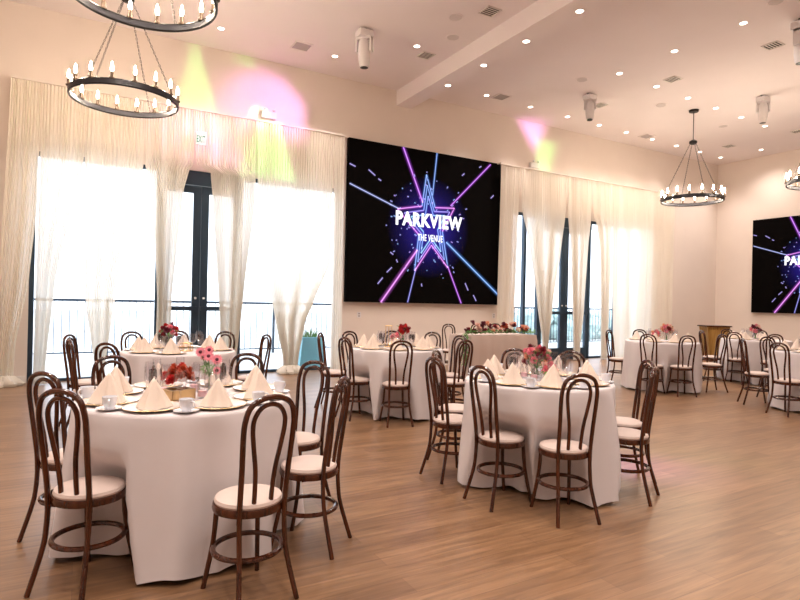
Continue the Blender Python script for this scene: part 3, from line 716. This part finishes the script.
# centre, radius, how full the settings are, chairs (x, y, heading in degrees)
TABLES = {
 'front left table': ((.60, 3.67), .615, 2, [(.75, 2.79, 103), (1.21, 3.18, 136), (1.35, 3.80, 214), (.07, 3.27, 48), (-.01, 3.97, 40), (.29, 4.52, None), (1.10, 4.46, None)]),
 'front right table': ((3.25, 3.43), .58, 2, [(2.94, 2.84, 74), (2.73, 3.25, 2), (2.75, 3.90, 2), (3.06, 4.30, -52), (3.68, 2.92, 116), (4.02, 3.22, 152), (3.72, 4.20, None), (4.05, 3.90, None)]),
 'back left table': ((1.0, 6.75), RT, 1, [(.10, 7.22, None), (.13, 6.60, None), (.38, 6.12, None), (.66, 7.60, None), (1.12, 7.70, None), (1.58, 7.50, None), (1.86, 6.95, 190)]),
 'table below the screen': ((3.62, 6.45), RT, 1, [(3.03, 7.10, -38), (3.02, 6.35, 12), (3.29, 5.84, 76), (3.47, 7.32, None), (4.05, 7.33, None), (4.46, 7.02, None), (4.36, 6.30, 190), (4.05, 5.76, 100)]),
 'far table by lectern': ((9.02, 6.44), RT, 1, [(8.74, 7.12, -76), (8.35, 6.13, 16), (8.68, 5.83, 60), (9.58, 5.88, 155), (9.50, 7.18, None)]),
 'table under side screen': ((11.76, 6.31), RT, 1, [(11.11, 6.30, 14), (11.19, 5.72, 42), (11.07, 6.78, None), (12.22, 7.05, None), (12.53, 6.65, None)]),
 'table at right edge': ((9.40, 4.15), RT, 1, [(8.56, 4.15, -8), (9.0, 4.80, -45), (9.78, 4.93, None)]),
}
TL = {
 'front left table': 'round white-draped dining table closest to the camera, at left',
 'front right table': 'round white-draped dining table right of centre with a red bouquet',
 'back left table': 'round white-draped dining table behind the front left one',
 'table below the screen': 'round white-draped dining table standing below the large screen',
 'far table by lectern': 'round white-draped dining table in front of the wooden lectern, left one',
 'table under side screen': 'round white-draped dining table far back under the side wall screen',
 'table at right edge': 'round white-draped dining table cut off by the right frame edge',
}
for si, (tn, (c, R, full, seats)) in enumerate(TABLES.items()):
    round_table(c, R, TL[tn], si + 11, [(x - c[0], y - c[1]) for x, y, _ in seats])
    heads = [h for _, _, h in seats]; seats = [(x, y) for x, y, _ in seats]
    names = slots_for(c, seats)
    for (x, y), nm, hd in zip(seats, names, heads):
        put_chair(x, y, c, 'bentwood chair with cream seat at the %s place of the %s' % (nm, tn), 'chairs at the ' + tn, hd)
    angs = [atan2(y - c[1], x - c[0]) for x, y in seats]
    if tn == 'front left table': angs = [RAD(a) for a in (-120, -78, -163, -36, 106, 50, 151, 6)]
    for _ in range(400):                       # even the places out so that no two plates touch
        od = sorted(range(len(angs)), key=lambda i: angs[i] % (2 * pi))
        for i, k in zip(od, od[1:] + od[:1]):
            gap = (angs[k] - angs[i]) % (2 * pi)
            if gap < RAD(44): dlt_ = (RAD(44) - gap) / 2 * .5; angs[i] -= dlt_; angs[k] += dlt_
    nm2 = slots_for(c, [(c[0] + cos(a), c[1] + sin(a)) for a in angs])
    for a, nm in zip(angs, nm2): setting(c, R, a, nm, tn, full)

# head table with garland
ht = empty('head_table', (6.83, 8.42, 0)); tag(ht, 'rectangular cloth-draped sweetheart table with a flower garland along its front edge', 'table')
HZ = .86
MB().box(-.78, .78, -.32, .32, HZ - .04, HZ - .008).build('tabletop', m_board, ht, smooth=False)
m_cloth2 = mat('blush_tablecloth', (.54, .43, .38), .85, noise=.02, nscale=5, bump=.08, bscale=200)
def drape(hx, hy, rad=.04):
    pts = []
    for cx, cy, a0 in ((hx - rad, -hy + rad, -pi / 2), (hx - rad, hy - rad, 0), (-hx + rad, hy - rad, pi / 2), (-hx + rad, -hy + rad, pi)):
        for k in range(6):
            a = a0 + pi / 2 * k / 5; pts.append((cx + rad * cos(a), cy + rad * sin(a), cos(a), sin(a)))
    P_ = []
    for i in range(len(pts)):
        a, b_ = pts[i], pts[(i + 1) % len(pts)]; n = max(1, int(hypot(b_[0] - a[0], b_[1] - a[1]) / .02))
        for k in range(n): P_.append(tuple(a[q] + (b_[q] - a[q]) * k / n for q in range(4)))
    n = len(P_); vs = [(x, y, HZ) for x, y, _, _ in P_]; fs = [tuple(range(n))]
    for j in range(1, 9):
        t = j / 8
        for i, (x, y, nx, ny) in enumerate(P_):
            f = (.012 + .018 * t) * (t > .05) * (.5 + .5 * sin(i * .42 + .8 * sin(i * .07))) + .012 * min(1, 4 * t)
            vs.append((x + nx * f, y + ny * f, HZ - .003 - (HZ - .015) * t))
    for j in range(8):
        for i in range(n):
            i2 = (i + 1) % n; fs.append((j * n + i, (j + 1) * n + i, (j + 1) * n + i2, j * n + i2))
    return MB().add(vs, fs)
drape(.79, .33).build('tablecloth', m_cloth2, ht, smooth=True)
put_chair(7.50, 9.72, (7.0, 8.42), 'bentwood chair behind the flower garland table, left of two', 'chairs behind the garland table')
put_chair(8.02, 9.72, (7.6, 8.42), 'bentwood chair behind the flower garland table, right of two', 'chairs behind the garland table')
put_chair(6.62, 9.55, (6.0, 8.2), 'bentwood chair standing alone by the wall left of the garland table', 'chairs by the screen wall')

# ------------------------------------------------------------------ flowers
def rosette(mb, c, R, nrm=(0, 0, 1), layers=4):
    q = Vector(nrm).to_track_quat('Z', 'Y'); C = Vector(c)
    for l in range(layers):
        n = 5 + l * 2; tilt = .15 + l * .36; rr = R * (.35 + .65 * l / (layers - 1))
        for k in range(n):
            a = 2 * pi * (k + .5 * (l % 2)) / n + random.uniform(-.2, .2); w = 1.5 * rr * pi / n
            pts = []
            for t in (0, .4, .8, 1):
                rad = rr * t; z = (R * .55 - R * .25 * l / layers) * t ** .8 * cos(tilt) * 1.4 - R * .1 * l
                wd = w * (.35 + .9 * sin(pi * min(.85, t * .8 + .1)))
                for s_ in (-.5, 0, .5): pts.append((rad * cos(a) - s_ * wd * sin(a), rad * sin(a) + s_ * wd * cos(a), z + (.12 * R if s_ else 0)))
            fs = [(i * 3 + j, i * 3 + j + 1, i * 3 + j + 4, i * 3 + j + 3) for i in range(3) for j in range(2)]
            mb.add([C + q @ Vector(p_) for p_ in pts], fs)
def daisy(mb, c, R, nrm):
    q = Vector(nrm).to_track_quat('Z', 'Y'); C = Vector(c); n = 14
    for l, sc in ((0, 1), (1, .72)):
        for k in range(n):
            a = 2 * pi * (k + .5 * l) / n
            u = Vector((cos(a), sin(a), 0)); v = Vector((-sin(a), cos(a), 0))
            ps = [u * R * .15 * sc - v * R * .05, u * R * .15 * sc + v * R * .05, u * R * .65 * sc + v * R * .15, u * R * sc, u * R * .65 * sc - v * R * .15]
            mb.add([C + q @ (p_ + Vector((0, 0, .08 * R * l + .1 * R * (p_.length / R)))) for p_ in ps], [(0, 1, 2, 3, 4)])
def leaf(mb, c, d, L, wd):
    C = Vector(c); d = Vector(d).normalized(); s_ = d.cross(Vector((0, 0, 1)));
    s_ = s_.normalized() if s_.length > .01 else Vector((1, 0, 0))
    mb.add([C, C + d * L * .35 + s_ * wd, C + d * L + Vector((0, 0, -L * .12)), C + d * L * .35 - s_ * wd, C + d * L * .5 + Vector((0, 0, .1 * L))], [(0, 1, 4), (1, 2, 4), (2, 3, 4), (3, 0, 4)])
def bouquet(x, y, z, label, kinds, n, spread, hv, vase_r, fr, leaves=16, stems=True):
    r = empty('flower_vase', (x, y, z)); tag(r, label, 'flowers', 'flower centrepieces')
    MB().lathe([(0, 0), (vase_r * .8, 0), (vase_r, .01), (vase_r, hv * .7), (vase_r * .8, hv), (vase_r * .72, hv), (vase_r * .92, hv * .7), (vase_r * .92, .015), (0, .012)], 20).build('vase', m_glass, r)
    ctr = Vector((0, 0, hv + spread * .75))
    for k in range(n):
        a = 2.4 * k; ph_ = math.acos(1 - 1.45 * (k + .5) / n); d = Vector((sin(ph_) * cos(a), sin(ph_) * sin(a), cos(ph_)))
        p_ = ctr + d * spread * random.uniform(.8, 1.05)
        f = MB(); rosette(f, p_, fr * random.uniform(.85, 1.2), d); f.build('flower', m_petals[kinds[k % len(kinds)]], r)
        if stems: MB().tube(smooth_path([(random.uniform(-.5, .5) * vase_r, random.uniform(-.5, .5) * vase_r, .02), (0, 0, hv * .95), p_], 3), .0025, 5).build('stem', m_stem, r)
    lf = MB()
    for k in range(leaves):
        a = random.uniform(0, 2 * pi); e = random.uniform(-.5, .7)
        leaf(lf, ctr + Vector((cos(a), sin(a), e)) * spread * .55, (cos(a), sin(a), e), random.uniform(.05, .09), .016)
    o = lf.build('foliage', m_leaf, r, smooth=False); o['kind'] = 'stuff'
def votive(x, y, z, label):
    r = empty('candle_holder', (x, y, z)); tag(r, label, 'candle holder', 'glass candle holders')
    MB().lathe([(0, 0), (.032, 0), (.034, .01), (.034, .09), (.031, .09), (.031, .012), (0, .01)], 20).build('glass_cup', m_glass, r)
    MB().lathe([(0, .012), (.026, .012), (.026, .045), (.0, .047)], 16).build('candle', mat_candle, r)
mat_candle = mat('pink_wax', (.80, .48, .50), .5)

# front left table: bud vase with daisies, red flowers in a gold tray, candle holders
r = empty('bud_vase', (.72, 3.66, TZ + .001)); tag(r, 'slim glass bud vase of pink daisies on the front left table', 'flowers')
MB().lathe([(0, 0), (.028, 0), (.033, .02), (.028, .05), (.012, .085), (.012, .115), (.009, .115), (.009, .085), (0, .01)], 18).build('vase', m_glass, r)
for k, (dx, dy, dz, s_) in enumerate(((-.055, .0, .265, .036), (-.01, -.02, .24, .038), (.045, .0, .215, .038), (.0, .02, .275, .032), (.04, -.03, .15, .030), (-.03, .01, .235, .028))):
    f = MB(); nrm = (dx * 2 - .25, -.8, .35); daisy(f, (dx, dy, dz), s_, nrm); fo = f.build('flower', m_petals['pink'], r, smooth=False)
    e = MB(); q = Vector(nrm).normalized(); e.lathe([(0, .0), (.011, .003), (.008, .010), (0, .012)], 10).xf(Matrix.Translation(Vector((dx, dy, dz)) + q * .003) @ q.to_track_quat('Z', 'Y').to_matrix().to_4x4()); e.build('flower_eye', m_eye, fo)
    MB().tube(smooth_path([(0, 0, .02), (0, 0, .11), (dx * .6, dy * .6, .12 + (dz - .12) * .6), (dx, dy + .004, dz - .004)], 4), .0028, 5).build('stem', m_stem, r)
lf = MB()
for k in range(60):
    d = Vector((random.gauss(0, 1), random.gauss(0, 1), random.gauss(0, 1))).normalized(); leaf(lf, Vector((-.015, -.01, .165)) + d * .018, d, .03, .006)
o = lf.build('foliage', mat('sage_leaf', (.22, .36, .16), .7), r, smooth=False); o['kind'] = 'stuff'
r = empty('flower_box', (.53, 3.57, TZ + .001), .4); r.scale = (1.15, 1.15, 1.2); tag(r, 'rust red flowers in a low gold box on the front left table', 'flowers')
MB().box(-.065, .065, -.05, .05, 0, .006).box(-.065, -.06, -.05, .05, 0, .05).box(.06, .065, -.05, .05, 0, .05).box(-.065, .065, -.05, -.045, 0, .05).box(-.065, .065, .045, .05, 0, .05).build('box', m_gold, r, smooth=False)
for k in range(13):
    a = 2.4 * k; q = .075 * math.sqrt((k + .5) / 13); f = MB()
    rosette(f, (q * cos(a), q * .85 * sin(a), .10 + .055 * (1 - (q / .075) ** 2)), .032, (q * cos(a) * 9, q * sin(a) * 9, 1)); f.build('flower', m_petals['rust' if k % 3 else 'red'], r)
for x, y, t in ((.66, 3.54, 'pink candle in a clear holder in front of the daisy vase'), (.46, 3.74, 'pink candle in a clear holder left of the rust red flowers'), (.66, 3.81, 'pink candle in a clear holder behind the daisies')): votive(x, y, TZ + .001, t)
# other centrepieces
bouquet(.88, 6.72, TZ + .001, 'crimson flowers in a glass vase on the back left table', ('crimson', 'red', 'pink', 'burgundy'), 14, .085, .15, .04, .036)
bouquet(3.31, 3.51, TZ + .001, 'bouquet of pink, red and burgundy flowers on the front right table', ('pink', 'burgundy', 'crimson', 'peach', 'pink', 'blush'), 17, .105, .08, .045, .036, 34)
bouquet(3.75, 6.48, TZ + .001, 'tight red bouquet in a slim vase on the table below the screen', ('red', 'crimson'), 13, .06, .18, .03, .036, 8)
bouquet(9.12, 6.42, TZ + .001, 'pink bouquet in a vase on the far table left of the lectern', ('pink', 'peach', 'blush', 'crimson'), 14, .09, .14, .04, .042, 14)
bouquet(11.72, 6.30, TZ + .001, 'pink and burgundy bouquet on the table under the side screen', ('pink', 'burgundy', 'blush'), 14, .09, .13, .04, .042, 14)
bouquet(3.56, 6.37, TZ + .001, 'small pink flowers in a bud vase on the table below the screen', ('pink', 'blush'), 8, .055, .10, .022, .03, 6)
bouquet(3.25, 3.31, TZ + .001, 'small low pink flowers beside the bouquet on the front right table', ('pink', 'blush'), 7, .05, .06, .03, .03, 6)
bouquet(8.91, 6.49, TZ + .001, 'small low pink flowers on the far table left of the lectern', ('pink', 'peach'), 7, .06, .07, .03, .04, 6)
for x, y, t in ((3.17, 3.39, 'pink candle in a clear holder left of the front right bouquet'), (3.20, 3.54, 'pink candle in a clear holder behind left of the front right bouquet'), (3.40, 3.40, 'pink candle in a clear holder in front of the front right bouquet'),
                (.96, 6.88, 'pink candle in a clear holder on the back left table')): votive(x, y, TZ + .001, t)
def gold_stand(x, y, label, h=.10, rad=.10):
    r = empty('gold_stand', (x, y, TZ + .001)); tag(r, label, 'stand', 'gold stands')
    MB().ring(rad, .006, .007, 32, 6).build('base_ring', m_gold, r); MB().ring(rad * .9, .006, h, 32, 6).build('top_ring', m_gold, r)
    for k in range(6):
        a = k * pi / 3; MB().tube([(rad * cos(a), rad * sin(a), .007), (rad * .9 * cos(a), rad * .9 * sin(a), h)], .004, 6).build('post', m_gold, r)
gold_stand(1.05, 6.63, 'round gold wire stand on the back left table', .09, .07); 
gold_stand(3.56, 6.55, 'tall gold wire stand beside the red bouquet below the screen', .28, .05)
# garland
g = empty('flower_garland', (6.83, 8.22, HZ + .002)); tag(g, 'garland of pink and burgundy flowers and leaves along the sweetheart table', 'garland')
ks = ('blush', 'burgundy', 'peach', 'burgundy', 'crimson', 'cream', 'burgundy', 'blush', 'rust')
for k in range(34):
    x = -.74 + 1.44 * k / 33; f = MB(); big = random.uniform(.042, .066)
    rosette(f, (x + random.uniform(-.03, .03), random.uniform(-.06, .06), .07 + random.uniform(0, .16)), big, (random.uniform(-.5, .5), -.7, .7)); f.build('flower', m_petals[random.choice(ks)], g)
lf = MB()
for k in range(330):
    x = random.uniform(-.80, .80); d = (random.gauss(0, 1), random.gauss(0, 1) - .3, random.uniform(-.1, .8)); leaf(lf, (x, random.uniform(-.06, .06), random.uniform(.02, .08)), d, random.uniform(.05, .10), .018)
for k in range(150):
    t = random.random(); d = (-abs(random.gauss(0, 1)), random.gauss(0, 1) - .4, random.uniform(-1, .3)); leaf(lf, (-.87 - .04 * random.random(), -.14 + random.uniform(-.04, .04), .05 - .55 * t), d, random.uniform(.05, .10), .018)
o = lf.build('foliage', m_leaf, g, smooth=False); o['kind'] = 'stuff'

# lectern by the right wall
r = empty('lectern', (15.2, 9.25, 0), -.52); r.scale = (.85, .85, .985); tag(r, 'golden wooden lectern with dark top edge behind the far tables', 'lectern')
def frus(x0, x1, z0, z1, y0=.22, y1=.26):
    return MB().add([(-x0, -y0, z0), (x0, -y0, z0), (x0, y0, z0), (-x0, y0, z0), (-x1, -y1, z1), (x1, -y1, z1), (x1, y1, z1), (-x1, y1, z1)],
                    [(0, 3, 2, 1), (4, 5, 6, 7), (0, 1, 5, 4), (1, 2, 6, 5), (2, 3, 7, 6), (3, 0, 4, 7)])
frus(.24, .36, .08, .95).build('body', m_oak, r, smooth=False); frus(.40, .40, .95, .985, .30, .30).build('top', m_wood, r, smooth=False); frus(.30, .27, .0, .08, .28, .25).build('plinth', m_wood, r, smooth=False)
frus(.17, .27, .18, .86, .235, .268).build('front_panel', woodgrain('oak_panel', (.30, .16, .04), (.42, .25, .07), .4), r, smooth=False)
